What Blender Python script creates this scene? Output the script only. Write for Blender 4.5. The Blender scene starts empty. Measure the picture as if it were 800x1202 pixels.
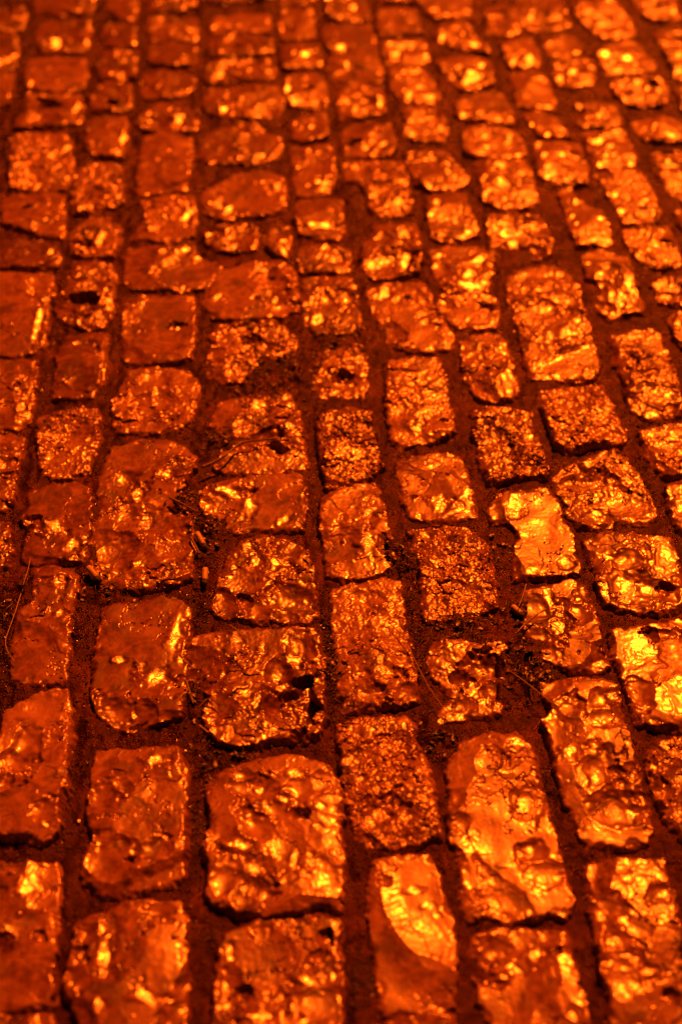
import bpy, math, random
import numpy as np

# ------------------------------------------------------------------ camera model
W0, H0 = 800.0, 1202.0
LENS, SENS = 50.0, 36.0
F = LENS / SENS * H0
HORIZON_Y = -1000.0
TH = math.atan((H0/2 - HORIZON_Y) / F)
CAM_H = 1.25
UP = np.array([0, math.sin(TH), math.cos(TH)])
FW = np.array([0, math.cos(TH), -math.sin(TH)])
RT = np.array([1.0, 0, 0])
CAM = np.array([0, 0, CAM_H])

def ground(px, py, z=0.0):
    d = RT*((px-W0/2)/F) + UP*(-(py-H0/2)/F) + FW
    t = (z-CAM_H)/d[2]
    return CAM + d*t

def depth(px, py):
    return float(np.dot(ground(px, py)-CAM, FW))

def pixel(x, y, z=0.0):
    v = np.stack([x, y, np.full_like(x, z-CAM_H)], -1)
    zc = v@FW
    return W0/2 + F*(v@RT)/zc, H0/2 - F*(v@UP)/zc, zc

SUN_EL, SUN_AZ = math.radians(49), math.radians(22)      # ahead and to the right
LDIR = np.array([math.cos(SUN_EL)*math.sin(SUN_AZ), math.cos(SUN_EL)*math.cos(SUN_AZ), math.sin(SUN_EL)])

# ------------------------------------------------------------------ noise
_rs = np.random.RandomState(7)
_P = _rs.permutation(1024)
_G = _rs.uniform(0, 2*np.pi, 1024)
_GX, _GY = np.cos(_G), np.sin(_G)

def gnoise(x, y, seed=0):
    xi = np.floor(x).astype(np.int64); yi = np.floor(y).astype(np.int64)
    xf = x-xi; yf = y-yi
    u = xf*xf*xf*(xf*(xf*6-15)+10); v = yf*yf*yf*(yf*(yf*6-15)+10)
    def g(ix, iy, fx, fy):
        h = _P[(_P[(ix+seed*131) & 1023]+iy+seed*17) & 1023]
        return _GX[h]*fx+_GY[h]*fy
    a = g(xi, yi, xf, yf); b = g(xi+1, yi, xf-1, yf)
    c = g(xi, yi+1, xf, yf-1); d = g(xi+1, yi+1, xf-1, yf-1)
    return ((a+(b-a)*u)+((c+(d-c)*u)-(a+(b-a)*u))*v)*1.5

def fbm(x, y, seed=0, octv=4, gain=0.5):
    s = 0; a = 1.0; f = 1.0
    for k in range(octv):
        s = s+a*gnoise(x*f+k*13.7, y*f-k*7.3, seed+k*5); a *= gain; f *= 2.03
    return s

def worley(x, y, seed=0):
    xi = np.floor(x).astype(np.int64); yi = np.floor(y).astype(np.int64)
    f1 = np.full(x.shape, 9.0); val = np.zeros(x.shape); f2 = np.full(x.shape, 9.0)
    for dx in (-1, 0, 1):
        for dy in (-1, 0, 1):
            ix = xi+dx; iy = yi+dy
            h = _P[(_P[(ix+seed*57) & 1023]+iy) & 1023]
            h2 = _P[(h+311) & 1023]; h3 = _P[(h+77) & 1023]
            d = np.hypot(ix+h/1024.0-x, iy+h2/1024.0-y)
            nearer = d < f1
            f2 = np.where(nearer, f1, np.minimum(f2, d))
            val = np.where(nearer, h3/1024.0, val)
            f1 = np.where(nearer, d, f1)
    return f1, f2, val

def sstep(a, b, x):
    t = np.clip((x-a)/(b-a), 0, 1)
    return t*t*(3-2*t)

def poly_sdf(x, y, poly):
    n = len(poly); best = np.full(x.shape, 1e9); inside = np.zeros(x.shape, bool)
    for i in range(n):
        ax, ay = poly[i]; bx, by = poly[(i+1) % n]
        ex, ey = bx-ax, by-ay
        t = np.clip(((x-ax)*ex+(y-ay)*ey)/(ex*ex+ey*ey+1e-12), 0, 1)
        best = np.minimum(best, (x-ax-t*ex)**2+(y-ay-t*ey)**2)
        cond = ((ay > y) != (by > y))
        xin = ax+(y-ay)*(bx-ax)/((by-ay) if abs(by-ay) > 1e-12 else 1e-12)
        inside ^= cond & (x < xin)
    d = np.sqrt(best)
    return np.where(inside, d, -d)

# ------------------------------------------------------------------ scene
scene = bpy.context.scene
col = scene.collection

def new_mesh(name, co, faces, mat, smooth=True, attrs=None):
    """co (n,3), faces (m,k) array; linked as one object"""
    me = bpy.data.meshes.new(name)
    co = np.ascontiguousarray(co, np.float32); faces = np.ascontiguousarray(faces, np.int32)
    m, k = faces.shape
    me.vertices.add(len(co)); me.vertices.foreach_set('co', co.ravel())
    me.loops.add(m*k); me.loops.foreach_set('vertex_index', faces.ravel())
    me.polygons.add(m)
    me.polygons.foreach_set('loop_start', np.arange(0, m*k, k, dtype=np.int32))
    me.polygons.foreach_set('use_smooth', np.full(m, smooth))
    for an, av in (attrs or {}).items():
        a = me.attributes.new(an, 'FLOAT', 'POINT'); a.data.foreach_set('value', np.ascontiguousarray(av, np.float32))
    me.update(calc_edges=True)
    me.materials.append(mat)
    o = bpy.data.objects.new(name, me); col.objects.link(o)
    return o

def tag(o, label=None, cat=None, group=None, kind=None):
    if label: o['label'] = label
    if cat: o['category'] = cat
    if group: o['group'] = group
    if kind: o['kind'] = kind

# ------------------------------------------------------------------ materials
def mat_new(name):
    m = bpy.data.materials.new(name); m.use_nodes = True
    nt = m.node_tree
    return m, nt, nt.nodes, nt.links, nt.nodes['Principled BSDF']

def stone_material():
    m, nt, N, L, b = mat_new('wet_stone')
    tc = N.new('ShaderNodeNewGeometry')
    oi = N.new('ShaderNodeObjectInfo')
    pos = tc.outputs['Position']
    def noise(scale, det=4, rough=0.55, dist=0.0):
        n = N.new('ShaderNodeTexNoise'); n.inputs['Scale'].default_value = scale
        n.inputs['Detail'].default_value = det; n.inputs['Roughness'].default_value = rough
        n.inputs['Distortion'].default_value = dist
        L.new(pos, n.inputs['Vector']); return n
    def rng(src, a, b_, c, d):
        r = N.new('ShaderNodeMapRange'); L.new(src, r.inputs['Value'])
        for i, v in zip(('From Min', 'From Max', 'To Min', 'To Max'), (a, b_, c, d)): r.inputs[i].default_value = v
        return r.outputs[0]
    def mth(op, a, b_):
        n = N.new('ShaderNodeMath'); n.operation = op
        for i, v in enumerate((a, b_)):
            if isinstance(v, (int, float)): n.inputs[i].default_value = v
            else: L.new(v, n.inputs[i])
        return n.outputs[0]
    big = noise(30, 6, 0.62, 1.1); mid = noise(110, 5, 0.6); fine = noise(620, 3, 0.6); speck = noise(260, 2)
    f = mth('ADD', mth('MULTIPLY', big.outputs['Fac'], 0.65), mth('MULTIPLY', mid.outputs['Fac'], 0.35))
    f = mth('ADD', f, mth('MULTIPLY', mth('SUBTRACT', oi.outputs['Random'], 0.5), 0.12))
    cr = N.new('ShaderNodeValToRGB'); L.new(f, cr.inputs[0])
    e = cr.color_ramp.elements
    e[0].position = 0.36; e[0].color = (0.048, 0.015, 0.009, 1)
    e[1].position = 0.62; e[1].color = (0.25, 0.135, 0.095, 1)
    x = e.new(0.47); x.color = (0.12, 0.044, 0.028, 1)
    # dark mineral specks
    mx = N.new('ShaderNodeMixRGB'); mx.blend_type = 'MIX'
    L.new(rng(speck.outputs['Fac'], 0.62, 0.72, 0.0, 0.7), mx.inputs[0])
    L.new(cr.outputs[0], mx.inputs[1]); mx.inputs[2].default_value = (0.05, 0.022, 0.015, 1)
    # patches of dried mud left on the faces
    mud = noise(17, 6, 0.62, 1.2)
    mm = rng(mud.outputs['Fac'], 0.54, 0.64, 0.0, 0.78)
    mx2 = N.new('ShaderNodeMixRGB'); L.new(mm, mx2.inputs[0])
    L.new(mx.outputs[0], mx2.inputs[1]); mx2.inputs[2].default_value = (0.04, 0.012, 0.007, 1)
    L.new(mx2.outputs[0], b.inputs['Base Color'])
    gr = N.new('ShaderNodeAttribute'); gr.attribute_name = 'grain'
    rough = mth('ADD', rng(big.outputs['Fac'], 0.35, 0.65, 0.38, 0.27), mth('MULTIPLY', mm, 0.1))
    L.new(rough, b.inputs['Roughness'])
    b.inputs['IOR'].default_value = 1.52
    L.new(rng(mm, 0, .75, .42, .1), b.inputs['Coat Weight'])
    L.new(rng(mid.outputs['Fac'], 0.3, 0.7, 0.2, 0.1), b.inputs['Coat Roughness'])
    h = mth('ADD', mth('MULTIPLY', mid.outputs['Fac'], mth('ADD', 0.05, mth('MULTIPLY', gr.outputs['Fac'], 0.3))), mth('MULTIPLY', fine.outputs['Fac'], mth('ADD', 0.03, mth('MULTIPLY', gr.outputs['Fac'], 0.2))))
    vor = N.new('ShaderNodeTexVoronoi'); vor.inputs['Scale'].default_value = 330; L.new(pos, vor.inputs['Vector'])
    h = mth('ADD', h, mth('MULTIPLY', mth('MULTIPLY', vor.outputs['Distance'], gr.outputs['Fac']), -0.3))
    bp = N.new('ShaderNodeBump'); bp.inputs['Strength'].default_value = 0.55; bp.inputs['Distance'].default_value = 0.0016
    L.new(h, bp.inputs['Height'])
    L.new(bp.outputs[0], b.inputs['Normal']); L.new(bp.outputs[0], b.inputs['Coat Normal'])
    return m

def soil_material():
    m, nt, N, L, b = mat_new('joint_soil')
    g = N.new('ShaderNodeNewGeometry')
    n1 = N.new('ShaderNodeTexNoise'); n1.inputs['Scale'].default_value = 45; n1.inputs['Detail'].default_value = 6
    n2 = N.new('ShaderNodeTexNoise'); n2.inputs['Scale'].default_value = 420; n2.inputs['Detail'].default_value = 4
    for n in (n1, n2): L.new(g.outputs['Position'], n.inputs['Vector'])
    cr = N.new('ShaderNodeValToRGB'); L.new(n1.outputs['Fac'], cr.inputs[0])
    e = cr.color_ramp.elements
    e[0].position = 0.35; e[0].color = (0.008, 0.0018, 0.001, 1)
    e[1].position = 0.68; e[1].color = (0.018, 0.004, 0.002, 1)
    n3 = N.new('ShaderNodeTexNoise'); n3.inputs['Scale'].default_value = 13; n3.inputs['Detail'].default_value = 7
    n3.inputs['Roughness'].default_value = .7; L.new(g.outputs['Position'], n3.inputs['Vector'])
    m3 = N.new('ShaderNodeMapRange'); L.new(n3.outputs['Fac'], m3.inputs['Value'])
    m3.inputs['From Min'].default_value = .52; m3.inputs['From Max'].default_value = .66; m3.inputs['To Max'].default_value = .65
    mxs = N.new('ShaderNodeMixRGB'); L.new(m3.outputs[0], mxs.inputs[0]); L.new(cr.outputs[0], mxs.inputs[1])
    mxs.inputs[2].default_value = (0.08, 0.022, 0.012, 1)
    L.new(mxs.outputs[0], b.inputs['Base Color'])
    mr = N.new('ShaderNodeMapRange'); L.new(n1.outputs['Fac'], mr.inputs['Value'])
    mr.inputs['From Min'].default_value = .4; mr.inputs['From Max'].default_value = .65
    mr.inputs['To Min'].default_value = .5; mr.inputs['To Max'].default_value = .16
    L.new(mr.outputs[0], b.inputs['Roughness'])
    bp = N.new('ShaderNodeBump'); bp.inputs['Strength'].default_value = 0.8; bp.inputs['Distance'].default_value = 0.002
    L.new(n2.outputs['Fac'], bp.inputs['Height']); L.new(bp.outputs[0], b.inputs['Normal'])
    b.inputs['Specular IOR Level'].default_value = 0.18
    b.inputs['Specular Tint'].default_value = (1.0, 0.5, 0.4, 1)
    return m

def simple_material(name, c1, c2, scale, rough, bump=0.3):
    m, nt, N, L, b = mat_new(name)
    g = N.new('ShaderNodeNewGeometry')
    n1 = N.new('ShaderNodeTexNoise'); n1.inputs['Scale'].default_value = scale; n1.inputs['Detail'].default_value = 4
    L.new(g.outputs['Position'], n1.inputs['Vector'])
    cr = N.new('ShaderNodeValToRGB'); L.new(n1.outputs['Fac'], cr.inputs[0])
    e = cr.color_ramp.elements
    e[0].position = .35; e[0].color = (*c1, 1); e[1].position = .65; e[1].color = (*c2, 1)
    L.new(cr.outputs[0], b.inputs['Base Color']); b.inputs['Roughness'].default_value = rough
    bp = N.new('ShaderNodeBump'); bp.inputs['Strength'].default_value = bump; bp.inputs['Distance'].default_value = 0.001
    L.new(n1.outputs['Fac'], bp.inputs['Height']); L.new(bp.outputs[0], b.inputs['Normal'])
    return m

M_STONE = stone_material()
M_SOIL = soil_material()
M_GRIT = simple_material('wet_grit', (0.03, 0.023, 0.018), (0.12, 0.10, 0.08), 300, 0.16)
M_LITTER = simple_material('leaf_litter', (0.012, 0.006, 0.004), (0.05, 0.024, 0.014), 200, 0.4)
M_PAPER = simple_material('filter_paper', (0.24, 0.18, 0.12), (0.46, 0.38, 0.28), 400, 0.5)
M_ASH = simple_material('burnt_ash', (0.012, 0.011, 0.01), (0.06, 0.055, 0.05), 1200, 0.9)
M_STALK = simple_material('dry_stalk', (0.12, 0.085, 0.05), (0.26, 0.19, 0.11), 260, 0.45)
M_TWIG = simple_material('dark_twig', (0.05, 0.035, 0.025), (0.14, 0.10, 0.07), 260, 0.5)

# ------------------------------------------------------------------ the cobbles, column by column
# id | outline in reference pixels | look | details (g grain, T height mm, sc scoops, sh glossy facets)
DATA = r'''
A1|-14,6 0,7 28,6 31,20 26,32 10,34 0,35 -14,35|rough two-lobed|
A2|-14,38 0,38 17,37 20,55 17,75 0,80 -14,80|narrow|
A3|-14,82 0,82 14,81 13,100 9,120 0,121 -14,121|narrow smooth|
B1|42,-14 108,-14 110,2 103,13 85,12 68,15 55,11 44,12 40,0|wide, cropped by top edge,|
B2|45,26 60,21 80,22 104,20 107,35 104,52 92,58 75,57 55,60 47,55 42,40|lumpy, broken at one corner,|g=.5;sc=[(92,46,9)];sh=[(66,48,10,5)]
B3|33,68 60,64 98,66 101,80 97,98 80,104 45,102 31,97 30,80|broad smooth|g=.1;sh=[(36,96,4,4)]
B4|30,108 60,107 92,107 96,120 94,140 60,146 25,147 17,145 20,135 32,128|dark-hollowed chipped|g=.4;sc=[(60,117,11,.8),(55,136,10)];sh=[(90,122,4,8)]
B5|17,155 45,152 75,155 84,165 84,195 78,217 50,220 12,219 13,185|square, rough and pitted,|g=.9;sh=[(78,170,5,5),(60,177,8,4)]
B6|3,232 15,226 45,224 74,228 74,255 72,275 45,272 22,265 3,258|smooth, with one small dark pit,|g=.1;sc=[(31,241,4,1.2)]
B7|-12,285 7,281 50,281 66,290 70,300 66,308 50,309 20,312 0,312 -12,311|thin flat slab-like|g=.1;sh=[(60,294,6,4)]
B8|-15,317 0,317 60,318 61,335 58,355 55,385 50,405 25,414 0,413 -15,413|large smooth, brighter along its right edge,|g=.1;sc=[(46,328,9,.25)];sh=[(44,380,6,22)]
B9|-10,420 25,418 40,420 43,435 40,450 37,470 35,490 25,499 10,498 -10,500|creased, with a slanting black slit,|g=.3;sc=[(20,450,5,1)];sh=[(22,478,8,6)]
B10|-10,507 10,507 24,512 26,525 20,545 16,565 12,590 5,595 -10,597|dark-centred glittering|g=.8;sc=[(6,545,10,.5)]
B11|-15,608 6,610 12,625 12,645 8,660 -15,670|tall sliver of a|
C1|124,-8 158,-8 160,10 157,18 145,20 135,14 126,8|triangular, cropped by top edge,|
C2|122,28 140,26 158,29 159,42 157,52 140,53 122,51 118,45|small flat|g=.1
C3|120,58 145,55 161,57 160,72 157,87 140,89 118,89 115,75|squarish, creased across its middle,|
C4|112,98 130,93 152,95 154,108 152,124 140,128 122,128 107,125 107,108|small, with a dark dent low down,|sc=[(130,119,7,.6)]
C5|105,140 120,132 145,133 149,145 148,170 143,180 130,181 112,178 101,172 103,155|square, bright on its right edge,|g=.3;sh=[(144,160,4,14),(138,175,6,4)]
C6|93,196 110,189 130,189 144,195 143,215 144,235 130,241 105,246 86,246 85,225 89,205|grainy square|g=.9;sh=[(136,222,4,4)]
C7|92,262 110,254 128,256 139,262 138,280 131,296 120,298 100,297 86,296 84,282 84,270|dented, dark to the left and bright to the right,|g=.5;sc=[(98,283,9,.6)];sh=[(118,278,7,9)]
C8|85,305 105,303 130,308 134,322 133,345 130,372 118,380 100,381 75,374 66,362 67,345 78,335 84,320|hollow, with a deep black pit in its middle,|g=.6;sc=[(102,352,15,.75)];sh=[(92,376,4,4),(108,316,5,5),(124,338,4,4)]
C9|80,392 105,388 125,389 125,405 122,448 105,462 85,464 65,462 66,440 70,410|smooth bright, with a small round hole near its top corner,|g=.05;sc=[(115,409,6,.6),(95,446,16,.2)];sh=[(121,440,3,12)]
C10|48,487 70,482 95,476 112,478 118,490 115,505 108,530 102,548 90,553 70,558 52,555 46,530 45,500|dark broken-faced|g=.9;sc=[(82,505,20,.35)];sh=[(104,512,4,6),(101,545,4,4)]
C11|35,575 55,568 85,563 102,568 107,590 103,620 98,650 95,657 75,656 50,658 28,654 30,635 38,620 30,605 33,590|fan-fractured bright|g=.1;sc=[(36,608,9,.6)];sh=[(65,617,16,10),(82,640,10,10)]
C12|38,668 60,663 85,665 90,680 82,720 80,760 75,795 55,795 25,798 17,790 17,740 22,722 38,705 42,690|tall narrow, waisted near its top,|g=.15;sc=[(50,692,11,.4),(38,745,22,.15)];sh=[(66,680,9,7),(70,718,5,5)]
C13|20,820 45,810 73,806 80,822 77,845 82,858 77,890 75,930 67,945 68,968 50,985 30,980 0,975 -20,972 -20,870 2,860 6,835|long pale, with a dark ragged hollow at left,|g=.05;T=24;sc=[(26,868,17,.45),(16,885,11,.4),(5,915,12,.7),(52,955,14,.4),(45,822,16,.15)];sh=[(54,967,7,4)]
C14|-20,1012 12,1012 65,1010 69,1035 65,1080 61,1120 58,1172 30,1182 -20,1186|large dished, with a dark oval hollow,|g=.1;T=24;sc=[(33,1078,22,.3),(45,1098,9,.7),(2,1050,11,.5),(2,1108,13,.6)];sh=[(32,1040,16,14)]
C15|-20,1193 30,1190 58,1188 62,1260 -20,1260|barely visible, cut off by bottom edge,|
D1|174,-10 200,-10 228,-9 230,3 215,8 190,10 175,8|flat, cropped by top edge,|
D2|174,22 190,18 215,20 230,19 232,33 230,44 205,45 176,44 172,32|small uneven|
D3|175,50 205,46 229,50 230,63 226,72 205,75 180,74 172,65|small smooth oblong|g=.1
D4|170,84 190,80 215,82 227,88 228,100 218,108 195,112 168,112 167,97|plain squarish|g=.1
D5|175,125 185,117 205,120 220,124 232,140 233,149 215,151 185,150 168,150 157,142 165,135|irregular broken-topped|g=.4;sc=[(186,138,10,.5)];sh=[(210,137,7,8)]
D6|170,158 195,152 223,160 226,180 222,205 218,222 190,222 163,226 162,200 167,175|tall plain|g=.2
D7|163,232 195,228 226,226 229,250 226,272 205,281 180,278 155,276 165,262 172,250|wedge-shaped|g=.4;sh=[(180,265,10,3),(218,250,6,10)];sc=[(178,240,6,.6)]
D8|152,288 175,286 200,288 226,288 232,300 250,304 258,312 252,325 240,333 215,338 190,336 155,335 147,328 148,305|wide, with a dull oval patch across its right half,|g=.1;sc=[(220,318,28,.12)];sh=[(215,292,10,3)]
D9|152,347 175,344 200,345 224,345 228,365 227,395 224,418 200,422 170,423 147,420 143,405 145,370|square, flat-faced with one tiny glinting pit,|g=.08;sc=[(206,378,7,.6)];sh=[(208,379,3,3)]
D10|152,432 175,428 205,430 222,436 230,450 229,475 222,492 200,501 170,503 145,503 134,495 135,470 143,455|oblong, pitted through its centre,|g=.6;sc=[(190,462,13,.35),(170,465,10,.4)]
D11|135,520 160,514 195,513 215,520 227,532 228,548 212,565 208,580 218,600 228,625 226,650 222,672 200,682 160,690 125,686 108,665 105,640 112,610 118,590 117,560 125,535|very long jagged, with a dark round knob at its lower left,|g=.35;T=22;sc=[(129,642,20,.35),(172,606,22,.25),(150,600,14,.3),(190,585,14,.3),(200,640,18,.25)];sh=[(160,575,10,12),(172,604,10,7),(195,555,10,7),(160,660,6,4)]
D12|122,707 160,703 180,698 210,697 219,708 221,740 214,760 218,785 216,812 210,835 185,842 150,850 120,840 110,815 111,775 116,745|large flat, with two white glints and a broken dark front,|g=.07;T=25;sc=[(137,832,17,.5),(165,836,15,.5),(195,838,12,.5),(208,800,12,.4)];sh=[(140,770,8,4),(164,775,4,3),(206,735,9,26),(156,832,3,6),(180,790,20,12)]
D13|115,880 160,876 200,872 214,882 217,910 215,950 216,985 214,1015 200,1033 160,1040 120,1047 103,1030 100,1010 112,985 105,950 108,910|upright rectangular, smooth on its right side with a ledge at lower left,|g=.08;T=24;sc=[(117,930,14,.5),(145,918,9,.4),(122,1015,24,.22),(152,1006,5,1)];sh=[(183,888,15,7)]
D14|92,1078 110,1070 125,1072 145,1058 180,1053 208,1058 215,1075 216,1110 217,1160 214,1260 95,1260 92,1190 80,1165 80,1130 88,1105|broad domed, flaked along its left edge,|g=.05;T=25;sc=[(104,1090,10,.5),(92,1118,9,.6),(90,1143,13,.35),(122,1140,9,.5),(190,1062,12,.3)];sh=[(122,1122,12,22),(117,1179,9,6),(88,1128,4,4),(170,1170,20,8)]
E1|246,-26 318,-26 320,-6 300,-3 255,2 246,0|sliver of a dark, nearly out of frame,|
E2|250,18 280,15 315,16 317,30 314,34 280,35 248,35 246,25|long narrow|g=.1
E3|248,41 280,39 310,38 318,45 319,58 300,61 278,64 248,61 246,50|long narrow, notched in the middle,|sc=[(280,50,5,.8)]
E4|240,76 255,70 290,68 318,63 323,75 323,86 310,90 280,88 245,94 240,90|long uneven, brighter at its right end,|g=.5;sh=[(314,82,5,4)]
E5|240,105 265,102 300,96 325,97 336,108 330,122 325,132 300,135 270,135 248,130 237,120|long, with a yellow spark near its lower edge,|g=.3;sh=[(263,127,6,4)]
E6|237,160 248,152 270,146 275,140 300,142 310,152 328,158 330,170 322,182 300,190 270,189 240,188 234,178|hump-backed|g=.6;sh=[(304,180,8,3),(281,182,5,3)]
E7|240,222 258,212 275,202 310,198 330,205 335,225 333,245 310,250 290,248 265,254 240,245 237,232|broad sloping|g=.3;sh=[(268,242,7,6),(255,236,8,5),(326,218,6,4)]
E8|240,268 260,263 285,262 301,264 303,278 300,290 280,292 252,290 243,282|oblong bright|g=.4
E9|310,266 322,260 338,262 342,275 340,290 335,298 322,294 312,285|very small, glint-topped,|g=.3;sh=[(334,281,5,3),(331,294,4,3)]
E10|258,315 290,307 330,303 345,316 349,345 347,362 325,370 280,373 250,368 240,350 243,335|large rounded, with a round yellow glint low at right,|g=.25;sc=[(322,345,8,.3),(328,362,10,.4),(319,320,3,1.2)];sh=[(322,347,6,5),(255,345,7,5)]
E11|255,380 285,373 320,375 343,390 348,405 343,418 310,420 295,430 290,446 262,447 245,440 242,425 250,405 247,392|crumbled, L-shaped and knobbly,|g=.8;T=16;sc=[(298,395,10,.6),(312,405,9,.5),(255,412,9,.5)];sh=[(300,384,6,4),(270,436,8,5)]
E12|258,470 285,462 320,461 338,458 350,480 355,515 358,546 335,549 300,553 265,550 252,545 270,525 262,508 248,498 252,485|split, with a dark rift running across its lower half,|g=.6;sc=[(310,507,13,.6),(318,522,12,.6),(285,520,12,.5),(300,498,16,.2)];sh=[(305,475,12,8),(336,462,4,4),(340,500,10,8)]
E13|245,567 275,560 310,557 350,554 357,575 358,600 352,618 325,617 300,618 275,622 262,614 240,600 235,585|wide smooth, with a yellow flare on its left half,|g=.08;sc=[(275,592,18,.15)];sh=[(292,590,9,16),(270,574,22,6),(283,604,8,4),(335,605,8,6)]
E14|282,632 307,627 340,630 360,645 367,672 368,700 370,716 360,725 325,722 262,722 249,710 255,690 267,655|square, with round scallops chipped along its front,|g=.3;T=22;sc=[(346,700,20,.3),(266,710,16,.35),(290,704,10,.6),(308,713,16,.35),(335,720,10,.5),(283,680,20,.15)];sh=[(343,702,5,4),(358,700,5,3),(328,655,16,9),(300,657,10,7),(290,637,8,4)]
E15|225,745 250,738 290,735 340,732 370,735 377,760 376,800 378,840 370,858 330,864 290,872 260,868 243,850 242,830 250,815 228,800 207,790 205,770 215,755|big shattered, with a deep black hollow in its front,|g=.4;T=26;sc=[(340,825,30,.75),(300,812,14,.3),(235,770,24,.4),(222,790,16,.5),(325,778,16,.5),(350,750,16,.4)];sh=[(305,758,7,9),(346,768,12,9),(245,842,5,6),(300,815,6,12),(330,800,18,6),(275,745,9,5)]
E16|247,915 265,898 300,890 340,886 385,895 396,918 400,940 397,970 402,1000 400,1040 398,1062 370,1058 340,1066 310,1072 280,1068 250,1053 243,1040 248,1010 240,990 252,960 247,935|very large, covered in shell-like chips,|g=.06;T=27;sc=[(350,951,10,.8),(288,922,15,.4),(307,925,12,.4),(300,970,16,.4),(285,908,8,.5),(325,948,14,.3),(312,1022,17,.35),(262,1030,20,.3),(282,1052,11,.4),(380,915,18,.25),(265,970,18,.25),(340,985,20,.15),(390,1030,22,.2),(300,1040,10,.3)];sh=[(298,1016,14,9),(280,990,26,7),(372,967,5,4),(345,1008,5,12),(332,935,9,5),(312,1046,8,6),(305,922,5,4),(375,945,10,4),(345,905,12,6)]
E17|262,1095 280,1086 300,1081 340,1077 375,1070 397,1074 398,1110 400,1150 402,1260 255,1260 252,1180 255,1150 260,1120|big, with a smooth round boss and a dark groove at right,|g=.05;T=26;sc=[(311,1118,36,.1),(379,1095,10,.8),(374,1115,8,.7),(286,1163,12,.7),(330,1165,12,.5),(382,1172,26,.2)];sh=[(358,1146,16,9),(268,1112,5,12),(390,1140,4,9),(300,1190,25,6)]
F0|328,-25 366,-25 368,0 350,3 330,2|sliver of a|
F1|330,12 345,8 365,9 368,25 368,40 350,43 330,42 328,28|rounded square, with a curved dark notch,|g=.1;sc=[(339,33,8,.5)]
F2|332,52 350,49 374,48 377,62 376,76 350,78 332,77 330,63|neat flat oblong|g=.05;sh=[(358,62,9,5)]
F3|335,92 345,86 370,84 382,95 384,112 380,122 350,122 340,121 333,105|square, yellow-streaked on its left with a dark eye,|g=.1;sc=[(360,102,7,.6)];sh=[(337,104,4,11),(345,117,9,5)]
F4|342,140 360,133 378,130 384,142 384,158 370,162 355,165 343,160|small bright|g=.2;sh=[(365,147,4,3)]
F5|343,170 365,168 390,169 392,185 394,205 393,218 380,226 360,227 347,225 345,200|upright, bright along its lower right,|g=.4;sh=[(382,215,9,8),(374,210,6,3)]
F6|347,233 370,230 400,232 402,250 403,273 395,277 370,276 352,272 347,258|crisp-edged square, with a bright band along its front,|g=.05;sh=[(376,262,26,4)]
F7|352,290 375,287 405,289 413,300 411,314 395,319 370,318 352,315|low wide|g=.4;sh=[(376,299,4,3),(392,302,8,5)]
F8|355,325 380,321 412,323 417,340 417,355 424,375 420,385 400,390 372,391 358,378 357,350|squarish, with two yellow flares near its left side,|g=.3;sc=[(385,352,10,.3)];sh=[(377,336,7,4),(372,372,11,7),(415,380,5,5)]
F9|382,408 400,402 420,402 425,410 428,432 430,450 425,462 405,464 375,463 367,450 368,437 380,428|small jagged|g=.7;T=14;sh=[(381,461,4,3),(412,448,4,3),(390,432,6,5)];sc=[(405,440,9,.6)]
F10|375,482 395,477 415,475 432,480 435,500 442,520 446,545 435,555 420,562 400,568 383,566 378,545 375,520 372,500|granular, sprinkled with bright grains,|g=1;T=22;sh=[(388,488,8,6),(424,497,7,5),(420,530,8,8)]
F11|378,582 400,572 440,566 448,578 452,605 460,645 458,660 437,672 400,675 386,668 380,630 376,600|tall, with a curved fracture over its lower left corner,|g=.15;T=22;sc=[(394,643,26,.2),(452,640,9,.5)];sh=[(430,633,12,8),(436,652,4,7),(432,600,9,12)]
F12|392,688 420,682 450,675 468,680 470,700 472,730 480,765 487,800 488,820 470,824 430,826 405,830 400,800 398,760 392,720|long upright, smooth above and grainy below,|g=.6;T=21;sc=[(410,735,14,.2),(430,812,10,.4),(475,815,12,.5)];sh=[(450,790,18,9),(414,692,6,6),(441,768,9,6),(470,775,8,5),(420,790,10,6)]
F13|398,846 430,839 475,838 486,848 482,858 490,875 500,890 508,925 513,955 513,978 485,988 455,990 425,985 413,955 404,905 400,870|sugary-textured, very rough and sparkling,|g=1;T=23;sc=[(470,862,12,.4),(420,885,14,.3),(430,985,12,.4)];sh=[(448,950,10,8),(480,955,14,7),(435,962,8,6),(420,910,8,5),(495,935,7,5)]
F14|440,1010 465,1003 500,1002 507,1010 512,1030 520,1045 528,1075 533,1100 533,1130 532,1160 528,1175 500,1182 455,1185 445,1160 440,1110 436,1060 436,1035|long smooth even, with yellow streaks near its upper right,|g=.03;T=22;tl=(.13,.06);sh=[(487,1041,13,4),(502,1059,10,4),(513,1070,7,5)]
F15|455,1197 490,1192 530,1190 535,1260 450,1260|barely visible, cut off by bottom edge beneath a long smooth one,|
G1|382,-5 400,-8 425,-8 432,8 434,18 420,22 400,22 387,20|small, cropped by top edge,|sh=[(414,5,5,3)]
G2|378,28 400,25 432,25 438,38 443,60 448,85 446,92 425,93 400,92 387,90 384,78 388,62 381,45|tall smooth|g=.05;sc=[(383,66,6,.5)];sh=[(400,54,10,4)]
G3|397,100 420,96 445,97 451,110 451,127 440,132 415,137 398,136 394,118|square creased|g=.3;sh=[(416,128,4,3),(446,118,4,7)];sc=[(432,118,8,.4)]
G4|403,148 425,142 455,142 461,152 464,172 455,179 430,181 405,180 401,165|square, with a dark slanting scratch,|g=.1;sc=[(418,164,5,.8),(410,168,4,.7)];sh=[(450,167,6,3)]
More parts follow.
